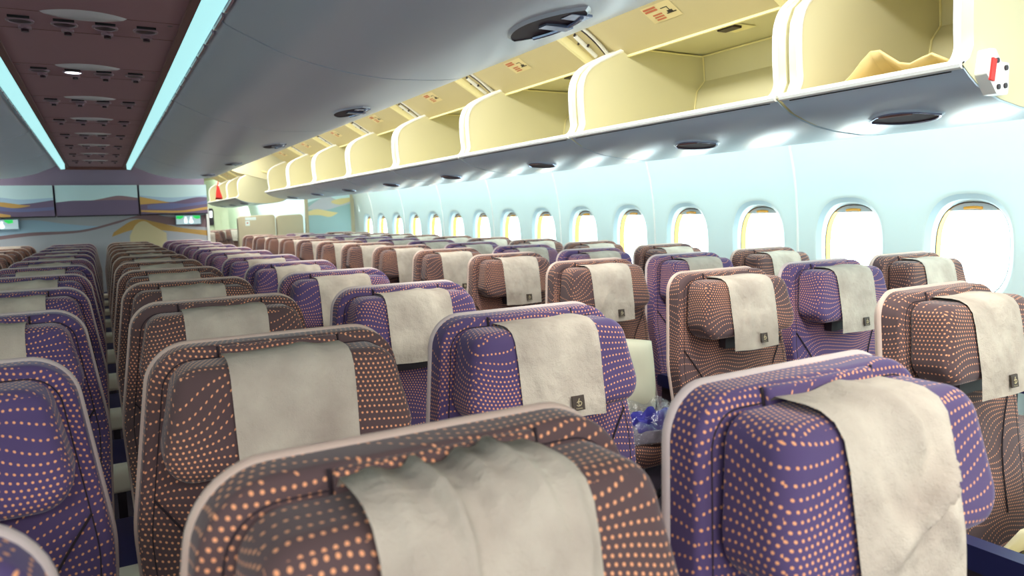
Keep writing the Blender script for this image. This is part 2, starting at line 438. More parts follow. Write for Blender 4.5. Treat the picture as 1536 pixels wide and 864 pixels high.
def get_seat(kind, var, left):
    key = (kind, var, left)
    if key in protos: return copy_tree(protos[key])
    bk = ('base', kind)
    if bk not in protos:
        base = make_seat(kind); add_armrest(base, SP/2); protos[bk] = base; r = base; used_base = True
        r = base
        protos[('pristine', kind)] = True
        # keep an untouched data set: copy before dressing
        r = copy_tree(base)
    else:
        r = copy_tree(protos[bk])
    if left: add_armrest(r, -SP/2)
    add_cover(r, VARS[var]); protos[key] = r
    return r
seats = {}
for colk in 'ABLKCDE':
    n = 12 if colk in 'ABLK' else 13
    for i in range(n):
        if colk == 'K' and i < 6: continue
        if colk in 'DE' and i < 1: continue
        if colk in 'CDE': var = ['c', 'd'][(i+ord(colk)) % 2]
        else: var = ['a', 'b'][(i*7+ord(colk)) % 2]
        if colk == 'A' and i == 0: var = 'near'
        if colk == 'B' and i == 0: var = 'fold'
        s = get_seat(KIND[colk], var, colk == 'C')
        s.location = (XS[colk]-(.014 if (colk, i) == ('B', 0) else .004 if (colk, i) == ('A', 0) else 0), (Y1-.015 if colk in 'ABLK' else YC)+P*i+(.02 if (colk, i) == ('A', 0) else 0), 0)
        tag(s, '%s dotted seat, %s visible row back, %s' % (KIND[colk], ORD[i if colk not in 'KDE' else i-(6 if colk == 'K' else 1)], WHERE[colk]), 'seat', 'cabin seats in rows')
        seats[(colk, i)] = s
    hrn = random.Random(i*31+ord(colk)*7)
    dz = {('A', 0): .010, ('A', 1): .0, ('B', 0): -.012, ('B', 1): -.006, ('C', 0): -.012, ('C', 1): .014, ('D', 1): .018}.get((colk, i), hrn.uniform(-.012, .016))
    for ch in s.children:
        if ch.name.split('.')[0] in ('headrest', 'headrest_cover', 'headrest_bracket'): ch.location = (0, .16*dz, dz)
        if colk == 'B' and ch.name.split('.')[0] == 'armrest': ch.location = (.02, 0, -.085)
for k in [k for k in protos if k[0] == 'base']:
    base = protos[k]
    for ch in list(base.children):
        for g in list(ch.children): bpy.data.objects.remove(g)
        bpy.data.objects.remove(ch)
    bpy.data.objects.remove(base)
# seats of the next cabin section
for i, (x, y, col_) in enumerate([(1.75, 14.6, 'taupe'), (1.95, 15.5, 'taupe'), (2.2, 16.4, 'taupe'), (2.65, 17.3, 'taupe')]):
    s = get_seat(col_, 'd', False); s.location = (x, y, 0)
    tag(s, 'far %s seat in the next cabin section, %s from the bulkhead edge' % (col_, ORD[i]), 'seat', 'seats of the next section')

# ------------------------------------------------------------------ floor, walls, ceiling
YB, YE = -2.4, 20.0
def slab(name, c, d, m):
    b = MB(); b.box(c, d, m); return struct(b.build(name, smooth=False))
slab('floor', (0, (YB+YE)/2, -.02), (7.4, YE-YB, .04), M['floor'])
WP = [(-1.40, 3.32), (-1.0, 3.41), (-.6, 3.455), (-.35, 3.462), (-.1, 3.452), (.06, 3.438), (.2, 3.412), (.33, 3.375), (.5, 3.30), (.7, 3.16), (.9, 2.95), (1.05, 2.7)]
def wx(h): return interp(WP, h)
WY0, WPI = 1.829, .6085
def sell(hw, zt, zb, n=40, e=2.6):
    zc = (zt+zb)/2; hh = (zt-zb)/2; q = []
    for k in range(n):
        a = 2*math.pi*k/n; c, s_ = math.cos(a), math.sin(a)
        q.append((hw*math.copysign(abs(c)**(2/e), c), zc+hh*math.copysign(abs(s_)**(2/e), s_)))
    return q
HO = sell(.197, .028, -.49); HI = sell(.166, -.010, -.455); HG = sell(.162, -.014, -.45)
RZ0, RZ1 = -.62, .16
def rectpt(p):
    zc = (.028-.49)/2; dx, dz = p[0], p[1]-zc; hw = WPI/2
    t = 1e9
    if abs(dx) > 1e-9: t = min(t, hw/abs(dx))
    if dz > 1e-9: t = min(t, (RZ1-zc)/dz)
    if dz < -1e-9: t = min(t, (RZ0-zc)/dz)
    return dx*t, zc+dz*t
wall = MB(); nwin = 0; win_objs = []
def wpt(y, h, off=0): return (wx(h)+off, y, Z(h))
for k in range(-7, 30):
    yc = WY0+WPI*k
    if yc > YE: break
    hole = -2 <= k <= 14
    if hole:
        n = len(HO); rings = []
        angs = [rectpt(p) for p in HO]
        for t in (1, .8, .6, .4, .25, .12, .04, 0):
            rings.append([wpt(yc+(HO[i][0]*(1-t)+angs[i][0]*t), HO[i][1]*(1-t)+angs[i][1]*t, .004*(max(0, 1-t/.12))**2) for i in range(n)])
        vs = [p for r_ in rings for p in r_]; fs = []
        for i in range(len(rings)-1):
            for j in range(n): l = (j+1) % n; fs.append((i*n+j, i*n+l, (i+1)*n+l, (i+1)*n+j))
        # fill the four corners of the cell
        hw = WPI/2
        for (sx, zz) in ((1, RZ1), (-1, RZ1), (-1, RZ0), (1, RZ0)):
            # nearest ring points on both adjoining edges
            e1 = [i for i in range(n) if abs(angs[i][0]-sx*hw) < 1e-6]; e2 = [i for i in range(n) if abs(angs[i][1]-zz) < 1e-6]
            a = min(e1, key=lambda i: abs(angs[i][1]-zz)); c = min(e2, key=lambda i: abs(angs[i][0]-sx*hw))
            if a != c: vs.append(wpt(yc+sx*hw, zz)); fs.append((a, len(vs)-1, c))
        wall.add(vs, fs, M['wall'])
    else:
        zz = [RZ0+(RZ1-RZ0)*i/6 for i in range(7)]
        vs = [wpt(yc+s*WPI/2, h) for h in zz for s in (-1, 1)]
        wall.add(vs, [(2*i, 2*i+1, 2*i+3, 2*i+2) for i in range(6)], M['wall'])
    for zz in ([-1.40, -1.2, -1.0, -.8, RZ0], [RZ1, .2, .26, .33, .4, .5, .6, .7, .8, .9, 1.05]):
        vs = [wpt(yc+s*WPI/2, h) for h in zz for s in (-1, 1)]
        wall.add(vs, [(2*i, 2*i+1, 2*i+3, 2*i+2) for i in range(len(zz)-1)], M['wall'])
bmw = wall.build('wall_right'); struct(bmw)
bm = bmesh.new(); bm.from_mesh(bmw.data); bmesh.ops.remove_doubles(bm, verts=bm.verts, dist=1e-4); bmesh.ops.recalc_face_normals(bm, faces=bm.faces); bm.to_mesh(bmw.data); bm.free()
# one window, then copies
def make_window():
    root = struct(empty('window_1'))
    def ring(b, A, B, xa, xb, m):
        n = len(A); vs = [(xa(p[1]), p[0], Z(p[1])) for p in A]+[(xb(p[1]), p[0], Z(p[1])) for p in B]
        b.add(vs, [(i, (i+1) % n, n+(i+1) % n, n+i) for i in range(n)], m)
    b = MB(); mid = [((a[0]*.35+c[0]*.65), (a[1]*.35+c[1]*.65)) for a, c in zip(HO, HI)]
    ring(b, HO, mid, lambda h: wx(h)+.004, lambda h: wx(h)+.022, M['reveal']); ring(b, mid, HI, lambda h: wx(h)+.022, lambda h: 3.498, M['reveal'])
    b.build('reveal', root)
    b = MB(); ring(b, HI, HG, lambda h: 3.498, lambda h: 3.500, M['darkp']); ring(b, HG, HG, lambda h: 3.500, lambda h: 3.540, M['amber']); b.build('inner_reveal', root)  # amber ring paints in the sunlit inner edge of the window
    b = MB(); b.poly([(3.540, p[0]*1.01, Z(p[1])) for p in HG], M['glass']); b.build('pane', root)
    b = MB(); lowz = -.052
    top = [p for p in HG if p[1] > lowz]; top.sort(key=lambda p: p[0])
    b.poly([(3.506, top[0][0]-.004, Z(lowz))]+[(3.506, p[0], Z(p[1])) for p in top]+[(3.506, top[-1][0]+.004, Z(lowz))], M['shade'])
    sh = b.build('shade', root, smooth=False)
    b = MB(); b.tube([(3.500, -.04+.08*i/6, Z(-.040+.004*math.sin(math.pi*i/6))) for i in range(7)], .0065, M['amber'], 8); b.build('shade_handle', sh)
    return root
w0 = make_window()
for j, k in enumerate(range(-1, 15)):
    o = w0 if j == 0 else copy_tree(w0); o.name = 'window_%d' % (j+1); o.location = (0, WY0+WPI*k, 0)
for j in range(8):
    yy = WY0+WPI*(-.5+2*j)+.01; 
    if yy > 11: break
    b = MB(); b.tube([wpt(yy, h, -.001) for h in [-1.38+2.4*i/40 for i in range(41)]], .007, M['trimw'], 6); struct(b.build('trim_%d' % (j+1)))
# the far side of the cabin and its ends
b = MB()
pr = [(-x, Z(h)) for h, x in WP]; b.sweep(pr, [YB, YE], M['wall'], closed=False); struct(b.build('wall_left'))
slab('wall_back', (0, YB-.03, 1.2), (7.2, .06, 2.5), M['wall'])
slab('wall_front', (0, YE+.03, 1.2), (7.2, .06, 2.5), M['galley'])
# ceilings over the aisles
for s, nm in ((1, 'ceiling_right'), (-1, 'ceiling_left')):
    b = MB(); b.sweep([(s*1.16, Z(.94)), (s*1.3, Z(.98)), (s*1.9, Z(.98)), (s*2.3, Z(.95)), (s*2.75, Z(1.06))], [YB, YE], M['cream2'], closed=False); struct(b.build(nm))
CX = .012; HC = .581
def psu_surface():
    b = MB(); b.box((CX, (-.9+8.72)/2, Z(HC)+.015), (.48, 8.72+.9, .03), M['psu'])
    for k in range(-4, 9):       # cross joints
        for o in (.30, .52):
            y = 2.522+P*k-o+.4
            if y < 8.6: b.box((CX, y, Z(HC)-.0002), (.478, .003, .001), M['brown'])
    for s in (-1, 1):
        b.box((CX+s*.251, (-.9+8.72)/2, Z(HC)+.006), (.022, 8.72+.9, .03), M['brown'])
        b.box((CX+s*.268, (-.9+8.72)/2, Z(HC)+.025), (.012, 8.72+.9, .02), M['black'])
    b.box((CX, 8.74, Z(HC)+.0), (.56, .03, .06), M['brown'])
    return struct(b.build('ceiling', smooth=False))
psu_surface()
b = MB(); b.box((CX, 9.16, Z(.655)), (.66, .84, .02), M['psu2']); struct(b.build('ceiling_end', smooth=False))
slab('ceiling_upper', (CX, (YB+YE)/2, Z(.962)), (2.36, YE-YB, .04), M['psu2'])

# overhead service units
def eye(cx, cy, a, bb, n=28, pw=1.0):
    """pointed oval, long axis along x"""
    q = []
    for i in range(n): 
        t = -1+2*i/n; q.append((cx+a*t, cy+bb*(1-t*t)**pw))
    for i in range(n):
        t = 1-2*i/n; q.append((cx+a*t, cy-bb*(1-t*t)**pw))
    return q
def disc(b, cx, cy, z, r, m, n=20, ry=None):
    b.poly([(cx+r*math.cos(2*math.pi*i/n), cy+(ry or r)*math.sin(2*math.pi*i/n), z) for i in range(n)], m)
def make_psu():
    root = empty('passenger_service_unit')
    b = MB(); q = eye(0, -.125, .107, .052, 20, .9)
    vs = [(x, y, 0) for x, y in q]+[(x*.9, -.125+(y+.125)*.8, -.006) for x, y in q]; n = len(q)
    b.add(vs, [(i, (i+1) % n, n+(i+1) % n, n+i) for i in range(n)]+[tuple(range(n, 2*n))], M['lens']); b.build('indicator_lens', root)
    for x in (-.16, -.052, .052, .16):
        b = MB(); b.tube([(x+.031*math.cos(2*math.pi*i/20), .031*math.sin(2*math.pi*i/20), -.002) for i in range(20)], .004, M['ring'], 8, True)
        disc(b, x, 0, -.0035, .028, M['lampdark'])
        b.box((x, -.05, -.003), (.052, .008, .006), M['black']); b.build('reading_light', root)
        b = MB(); b.tube([(x+.006, .075, 0), (x+.006, .075, -.008)], .017, M['ring'], 12); b.tube([(x+.006, .075, -.006), (x+.006, .075, -.016)], .010, M['lampdark'], 10)
        b.build('air_nozzle', root)
    b = MB()
    for x in (-.222, .222): disc(b, x, -.09, -.0006, .008, M['lampdark'], 10)
    b.build('access_hole', root)
    return root
p0 = make_psu()
for k in range(8):
    o = p0 if k == 0 else copy_tree(p0); o.location = (CX-.006, 2.522+P*k, Z(HC))
    tag(o, 'mauve overhead unit with four reading lights%s, %s from the camera' % (', one lit' if k == 1 else '', ORD[k]), 'overhead light', 'service units along the centre ceiling')
    if k == 1:
        ch = [c for c in o.children if c.name.startswith('reading_light')]
        ch.sort(key=lambda c: sum(v.co.x for v in c.data.vertices)/len(c.data.vertices))
        me = ch[1].data.copy(); ch[1].data = me
        for i, m in enumerate(me.materials):
            if m == M['lampdark']: me.materials[i] = M['lit']
        ch[1]['label'] = 'lit reading light'
# cove light strips beside the centre panel
for s, nm in ((1, 'right'), (-1, 'left')):
    root = empty('cove_light', (0, 0, 0))
    b = MB(); b.poly([(CX+s*.276, -.9, Z(.604)), (CX+s*.276, 9.4, Z(.604)), (CX+s*.338, 9.4, Z(.594)), (CX+s*.338, -.9, Z(.594))], M['cove']); b.build('diffuser', root)
    b = MB(); y = -.9
    while y < 9.3:
        b.box((CX+s*.343, y+.10, Z(.589)), (.007, .16, .012), M['ring']); b.box((CX+s*.344, y+.19, Z(.590)), (.010, .02, .010), M['trimw']); y += .21
    b.build('clip_rail', root)
    tag(root, 'glowing cyan cove light strip along the %s edge of the ceiling panel' % nm, 'light', 'cove light strips')

# ------------------------------------------------------------------ closed centre bins
CP = spline([Vector(p+(0,)) for p in [(.352, .605), (.377, .581), (.45, .548), (.55, .507), (.70, .474), (.83, .459), (.924, .457), (1.086, .466), (1.17, .483), (1.203, .505), (1.205, .53), (1.19, .60), (1.16, .75), (1.15, .938)]], 5)
CP = [(p.x, p.y) for p in CP]
def make_ctr_bin(L):
    root = empty('overhead_bin')
    b = MB(); b.sweep([(x, Z(h)) for x, h in CP]+[(.40, Z(.938))], [.007, L-.007], M['ctrbin'])
    b.build('bin_door', root)
    y0 = L*.5; hx = 1.0
    def hz(x): return min((abs(a[0]-x), a[1]) for a in CP if a[1] < .55)[1]
    b = MB(); q = eye(y0, hx, .175, .075, 20, .8)
    def pt(y, x, d): return (x, y, Z(interp(sorted(CP[:45]), x))-d)
    n = len(q)
    inner = [(y0+(a-y0)*.93, hx+(c-hx)*.88) for a, c in q]
    vs = [pt(a, c, .0) for a, c in q]+[pt(a, c, .007) for a, c in inner]
    b.add(vs, [(i, (i+1) % n, n+(i+1) % n, n+i) for i in range(n)], M['ctrbin'])
    b.poly([pt(a, c, .005) for a, c in inner], M['bowl'])
    la = b.build('latch', root)
    b = MB(); b.box((hx+.02, y0-.01, Z(.459)-.006), (.08, .035, .008), M['chrome']); b.box((hx+.02, y0-.10, Z(.461)-.005), (.06, .045, .006), M['chrome'])
    b.tube([pt(y0+.11*math.cos(t), hx+.048+.0*t-.02*abs(math.cos(t))**2, .009) for t in [math.pi*i/12 for i in range(13)]], .005, M['chrome'], 6)
    b.build('latch_handle', la)
    return root
SEG = 1.61
cb = make_ctr_bin(SEG)
YS0 = 2.356-2*SEG-.005
first = True
for k in range(7):
    y = YS0+SEG*k; L = SEG
    if y < -1.2 or y+L > 9.4: continue
    for s in (1, -1):
        if first: o = cb; first = False
        else: o = copy_tree(cb)
        o.location = (CX if s < 0 else 0, y, 0)
        if s < 0:
            o.scale = (-1, 1, 1)
        nm = 'right' if s > 0 else 'left'
        if k < 1 and s < 0: pass
        tag(o, 'closed grey overhead bin with eye-shaped latch, %s along the %s of the ceiling panel' % (ORD[k], nm), 'overhead bin', 'closed bins over the centre seats')

# ------------------------------------------------------------------ open bins over the windows
LOWP = [(1.915, .333), (1.945, .312), (1.982, .291), (2.04, .272), (2.10, .257), (2.2, .243), (2.34, .235), (2.5, .242), (2.62, .262), (2.72, .31), (2.76, .40)]
INP = [(2.70, .60), (2.70, .42), (2.655, .32), (2.60, .287), (2.34, .262), (2.12, .281), (2.0, .316), (1.935, .352), (1.915, .345)]
BACK = [(2.70, .765), (2.712, .63), (2.66, .575), (2.645, .50), (2.64, .30)]
RIM = [(1.915, .338), (1.945, .358), (1.961, .39), (1.957, .43), (1.954, .477), (1.953, .53), (1.958, .575), (1.981, .624), (2.03, .664), (2.12, .708), (2.225, .752)]
ENDW = RIM + [(2.695, .752), (2.707, .63), (2.672, .575), (2.70, .50), (2.705, .315), (2.615, .268), (2.5, .248), (2.34, .241), (2.2, .249), (2.10, .263), (2.04, .278), (1.982, .297), (1.945, .318)]
def c3(p, y): return (p[0], y, Z(p[1]))
def wallplate(b, poly, y0, y1, m):
    n = len(poly); vs = [c3(p, y0) for p in poly]+[c3(p, y1) for p in poly]
    b.add(vs, [tuple(range(n)), tuple(range(n, 2*n))[::-1]]+[(i, (i+1) % n, n+(i+1) % n, n+i) for i in range(n)], m)
def make_open_bin(L, gap=.23, latch=True, housing=True):
    root = empty('overhead_bin')
    b = MB(); e = .006
    b.sweep([(x, Z(h)) for x, h in LOWP+[(2.76, .60)]]+[(x, Z(h)) for x, h in INP], [e, L-e], M['binout'])
    # inner faces of the tray are cream
    tray = b.build('tray', root)
    tray.data.materials.append(M['cream'])
    for p in tray.data.polygons:
        c = p.center
        hmid = c.z-CZ
        if 1.93 < c.x < 2.71 and p.normal.z > .2 and hmid < .62: p.material_index = 1
    b = MB(); b.sweep([(x, Z(h)) for x, h in BACK]+[(x+.02, Z(h)) for x, h in BACK[::-1]], [e+.02, L-e-.02], M['cream']); b.build('back_panel', root)
    for (a, c, ry) in ((e-.002, e+.042, e+.038), (L-e-.042, L-e+.002, L-e-.038)):
        b = MB(); wallplate(b, ENDW, a, c, M['cream'])
        ep = b.build('end_panel', root)
        b = MB(); b.tube([c3((q.x, q.y), ry) for q in spline([Vector((p[0], p[1], 0)) for p in RIM], 3)], .0095, M['trimw'], 8); b.build('rim_trim', ep)
    b = MB(); b.tube([(1.915, e, Z(.340)), (1.915, L-e, Z(.340))], .012, M['trimw'], 8)
    b.tube([(1.9215, e+.03, Z(.3262)), (1.9215, L-e-.03, Z(.3262))], .0014, M['blk'], 6)
    b.build('lip_trim', root)
    b = MB()
    b.tube([(2.24, L-.05, Z(.75)), (2.692, L-.05, Z(.75))], .004, M['caulk'], 6)
    b.tube([(2.692, .05, Z(.75)), (2.692, L-.05, Z(.75))], .004, M['caulk'], 6)
    b.tube([c3(p, L-.051) for p in [(2.697, .755), (2.708, .63), (2.655, .575), (2.641, .50), (2.636, .29)]], .004, M['caulk'], 6)
    b.build('corner_bead', root)
    if latch:
        b = MB(); y0 = L*.5; hx = 2.13; q = eye(y0, hx, .12, .072, 18, .7); n = len(q)
        tab = LOWP[:8]
        def pt(y, x, d): return (x, y, Z(interp(tab, x))-d)
        inner = [(y0+(a-y0)*.9, hx+(c-hx)*.86) for a, c in q]
        b.add([pt(a, c, .0) for a, c in q]+[pt(a, c, .007) for a, c in inner], [(i, (i+1) % n, n+(i+1) % n, n+i) for i in range(n)], M['binout'])
        b.poly([pt(a, c, .005) for a, c in inner], M['bowl'])
        la = b.build('latch', root)
        b = MB(); b.tube([pt(a, c, .006) for a, c in inner], .0035, M['chrome'], 6, True); b.tube([pt(y0-.05, hx-.048, .006), pt(y0+.05, hx-.048, .006)], .006, M['brown'], 6); b.build('latch_handle', la)
    if housing:
        A, B_ = (2.225, .715), (1.88, .915)
        b = MB(); th = .012
        def hp(t, y, d=0):   # on the slanted panel
            nx, nz = -.5, -.866
            return (A[0]+(B_[0]-A[0])*t-nx*d*-1*0+nx*d, y, Z(A[1]+(B_[1]-A[1])*t)+nz*d)
        for (y0, y1) in ((gap, L),):
            vs = [hp(0, y0), hp(0, y1), hp(1, y1), hp(1, y0), hp(0, y0, -th), hp(0, y1, -th), hp(1, y1, -th), hp(1, y0, -th)]
            b.add(vs, [(0,1,2,3), (7,6,5,4), (0,4,5,1), (1,5,6,2), (2,6,7,3), (3,7,4,0)], M['cream2'])
        b.box((2.47, L/2, Z(.765)), (.50, L-.01, .012), M['cream'])
        # folded edge of the fixed housing
        b.tube([(2.222, gap, Z(.716)), (2.222, L, Z(.716))], .008, M['caulk'], 6); b.tube([(2.212, gap, Z(.728)), (2.212, L, Z(.728))], .0035, M['brown'], 5)
        b.poly([(2.225, gap, Z(.715)), (2.225, L, Z(.715)), (2.225, L, Z(.765)), (2.225, gap, Z(.765))], M['cream2'])
        # side cheek of the housing beside the hinge gap
        b.add([hp(-.05, gap-.012, .006), hp(1, gap-.012, .006), hp(1, gap+.012, .006), hp(-.05, gap+.012, .006), hp(-.05, gap-.012, -.03), hp(1, gap-.012, -.03), hp(1, gap+.012, -.03), hp(-.05, gap+.012, -.03)],
              [(0,1,2,3), (7,6,5,4), (0,4,5,1), (1,5,6,2), (2,6,7,3), (3,7,4,0)], M['caulk'])
        ho = b.build('housing', root)
        # ceiling catch
        b = MB(); b.add([(2.36, L*.56-.06, Z(.757)), (2.36, L*.56+.06, Z(.757)), (2.48, L*.56+.05, Z(.754)), (2.48, L*.56-.07, Z(.754))], [(0,1,2,3)], M['caulk'])
        b.box((2.39, L*.56, Z(.752)), (.05, .09, .012), M['lampdark']); b.build('catch_plate', ho)
        # instruction placard: red print and a small diagram
        b = MB(); yc = .62*L
        def pp(u, v, d=.0015): return hp(.42+v, yc-u, d)
        def quad(u0, u1, v0, v1, m, d=.002): b.poly([pp(u0, v0, d), pp(u1, v0, d), pp(u1, v1, d), pp(u0, v1, d)], m)
        quad(-.085, .085, -.10, .14, M['plac'], .0012)
        for i in range(2): quad(-.078, -.005, .06+.035*i, .085+.035*i, M['redtxt'])
        for i in range(3): quad(-.055, .0, -.075+.035*i, -.055+.035*i, M['redtxt'])
        quad(.012, .05, .06, .07, M['blk']); quad(.045, .05, .0, .07, M['blk']); quad(.02, .075, -.03, -.015, M['blk']); quad(.03, .06, -.015, .015, M['blk'])
        b.build('placard', ho)
        # hinge in the gap between housings
        b = MB()
        b.add([hp(-.1, 0, -.030), hp(-.1, gap, -.030), hp(1, gap, -.030), hp(1, 0, -.030)], [(0,1,2,3)], M['cream2'])
        hg = b.build('hinge_plate', root)
        b = MB(); arc = [hp(.05+.9*t, .085-.03*math.sin(math.pi*t), -.018) for t in [i/10 for i in range(11)]]
        b.tube(arc, .011, M['trimw'], 8); b.tube([hp(.1+.8*t, .085-.03*math.sin(math.pi*t)-.002, -.008) for t in [i/10 for i in range(11)]], .004, M['darkp'], 6); b.build('link_arm', hg)
        b = MB()
        for (t, y) in ((.3, .145), (.42, .165), (.52, .15), (.6, .17), (.38, .185), (.7, .155)):
            b.tube([hp(t, y, -.030), hp(t, y, -.018)], .006, M['darkp'], 8)
        b.tube([hp(.1, .175, -.026), hp(.5, .155, -.026)], .012, M['trimw'], 8)
        b.tube([hp(.78, .05, -.026), hp(.98, .19, -.026)], .02, M['brown'], 6)
        b.build('hinge_bracket', hg)
    return root
BINS = [(1.035, 1.605)]+[(1.61+1.177*i, 2.787+1.177*i) for i in range(7)]
short = make_open_bin(BINS[0][1]-BINS[0][0], gap=.0, latch=True)
full = make_open_bin(1.172)
for i, (a, c) in enumerate(BINS):
    o = short if i == 0 else (full if i == 1 else copy_tree(full))
    o.location = (0, a, 0)
    lab = ('short open cream overhead bin above the windows, nearest, tan paper inside' if i == 0 else 'open cream overhead bin with white rim above the windows, %s from the near end' % ORD[i])
    tag(o, lab, 'overhead bin', 'open bins above the windows')
# near-end hinge block with red label on the first bin
b = MB(); ey = -.001
def fp(x, h, y=-.02): return (x, y, Z(h))
out = rpoly([(1.905, .315, .01), (1.965, .262, .01), (2.03, .262, .01), (2.03, .352, .008), (1.985, .352, .008), (1.95, .385, .012), (1.92, .385, .01)], 4)
out = [(1.99+(x-1.967)*.85+.03, .32+(h-.32)*.9) for x, h in out]; n = len(out); b.add([(x, .006, Z(h)) for x, h in out]+[(x, -.026, Z(h)) for x, h in out], [tuple(range(n)), tuple(range(n, 2*n))[::-1]]+[(i, (i+1) % n, n+(i+1) % n, n+i) for i in range(n)], M['trimw'])
blk = b.build('hinge_block', short)
b = MB(); b.box((1.992, -.028, Z(.326)), (.019, .006, .056), M['red'], Matrix.Rotation(.15, 3, 'Y')); r_ = b.build('red_tag', blk); r_['label'] = 'red warning tag'
for (x, h) in ((1.975, .350), (1.985, .285), (2.018, .335), (2.018, .29)):
    b = MB(); b.tube([(x+.038, -.024, Z(h)), (x+.038, -.03, Z(h))], .007, M['darkp'], 10); b.build('screw', blk)
# folded paper lying in the first bin
b = MB(); N = 14; vs = []
def bt(x): return interp(sorted([(p[0], p[1]) for p in INP[3:]]), x)
for i in range(N+1):
    for j in range(N+1):
        u, v = i/N, j/N; x = 1.97+.38*u; y = 1.09+.42*v
        h = bt(x)+.012+.075*math.exp(-((v-.55+.2*u)/.16)**2)*(1-.4*u)+.03*math.exp(-((v-.15)/.1)**2)*(1-u)+.012*math.sin(9*u+5*v)+.012
        vs.append((x, y, Z(h)))
b.add(vs, [(i*(N+1)+j, i*(N+1)+j+1, (i+1)*(N+1)+j+1, (i+1)*(N+1)+j) for i in range(N) for j in range(N)], M['paper'])
o = b.build('crumpled_paper', angle=18); so = o.modifiers.new('thick', 'SOLIDIFY'); so.thickness = .006
tag(o, 'crumpled tan paper lying in the nearest open bin', 'paper')

# ------------------------------------------------------------------ bulkhead with dune mural
BY = 9.6
def dunes(b, y, x0, x1, z0, z1, layers, base):
    b.add([(x0, y, Z(z0)), (x1, y, Z(z0)), (x1, y, Z(z1)), (x0, y, Z(z1))], [(0,1,2,3)], DUNE[base])
    for k, (c, top, bot) in enumerate(layers):
        t = spline([Vector((x0+(x1-x0)*u, z0+(z1-z0)*v, 0)) for u, v in top], 6)
        bo = spline([Vector((x0+(x1-x0)*u, z0+(z1-z0)*v, 0)) for u, v in bot], 6) if bot else [Vector((t[-1].x, z0, 0)), Vector((t[0].x, z0, 0))][::-1]
        b.poly([(p.x, y-.0008*(k+1), Z(p.y)) for p in t]+[(p.x, y-.0008*(k+1), Z(p.y)) for p in bo[::-1]], DUNE[c])
def wallbox(b, x0, x1, y0, y1, h0, h1, m): b.box(((x0+x1)/2, (y0+y1)/2, Z((h0+h1)/2)), (x1-x0, y1-y0, h1-h0), m)
b = MB(); wallbox(b, -1.16, 1.15, BY, BY+.12, -1.38, .64, M['psu2'])
dunes(b, BY-.002, -1.16, 1.15, -1.2, .09, [
    ('sky2', [(0, .93), (.2, .97), (.35, .93), (.5, .90), (.62, .93), (.8, 1)], [(0, .80), (.3, .82), (.6, .84), (.8, .9)]),
    ('mauve', [(0, .82), (.2, .86), (.42, .87), (.6, .95), (.72, 1.0), (.85, .96), (1, .98)], None),
    ('grey', [(0, .79), (.2, .83), (.42, .85), (.58, .92), (.66, .96), (.8, .9), (1, .86)], None),
    ('gold', [(.56, .84), (.66, .95), (.76, .92), (.88, .86), (1, .83)], [(.55, .80), (.66, .86), (.8, .84), (1, .78)]),
    ('sand', [(.63, .80), (.66, .90), (.70, .935), (.74, .89), (.80, .82)], None)], 'grey')
b.box((1.16, BY+.05, Z(-.35)), (.03, .16, 1.0), M['trimw'])
struct(b.build('wall_bulkhead', smooth=False))
CABS = [(-1.16, -.425, 'left', [('sky2', [(0, .62), (.3, .63), (.6, .55), (1, .6)], None), ('purple', [(0, .5), (.2, .53), (.45, .4), (.7, .42), (1, .52)], None), ('gold', [(.25, .48), (.4, .46), (.6, .38), (.7, .36)], [(.25, .38), (.5, .28), (.7, .34)]), ('blue', [(0, .42), (.3, .34), (.6, .26), (1, .3)], [(0, .25), (.3, .2), (.6, .15), (1, .2)]), ('gold', [(0, .22), (.2, .17), (.45, .06)], None)]),
        (-.405, .405, 'middle', [('purple', [(0, .44), (.2, .49), (.45, .50), (.65, .60), (.78, .64), (1, .56)], None), ('mauve', [(.45, .50), (.65, .59), (.78, .63), (1, .55)], [(.45, .48), (.7, .50), (1, .48)])]),
        (.425, 1.15, 'right', [('sky2', [(0, .64), (.4, .56), (.7, .58), (1, .62)], None), ('purple', [(0, .60), (.25, .48), (.45, .40), (.65, .48), (.85, .56), (1, .55)], None), ('gold', [(0, .60), (.2, .50), (.42, .39)], [(0, .33), (.2, .36), (.42, .38)]), ('blue', [(.1, .3), (.4, .36), (.7, .34), (1, .44)], [(.1, .18), (.4, .15), (.7, .24), (1, .32)]), ('gold', [(0, .14), (.25, .12), (.6, .1), (1, .22)], [(0, .08), (.25, .04), (.6, .03), (1, .12)])])]
for x0, x1, nm, lay in CABS:
    root = empty('stowage_cabinet', (0, 0, 0))
    b = MB(); wallbox(b, x0, x1, BY-.16, BY-.003, .085, .425, M['psu2']); wallbox(b, x0, x1, BY-.175, BY-.01, .075, .085, M['black']); b.build('cabinet_body', root, smooth=False)
    b = MB(); dunes(b, BY-.163, x0, x1, .086, .424, lay, 'sky'); b.build('cabinet_door', root, smooth=False)
    tag(root, '%s stowage cabinet with dune mural door hanging high on the bulkhead' % nm, 'cabinet', 'bulkhead stowage cabinets')
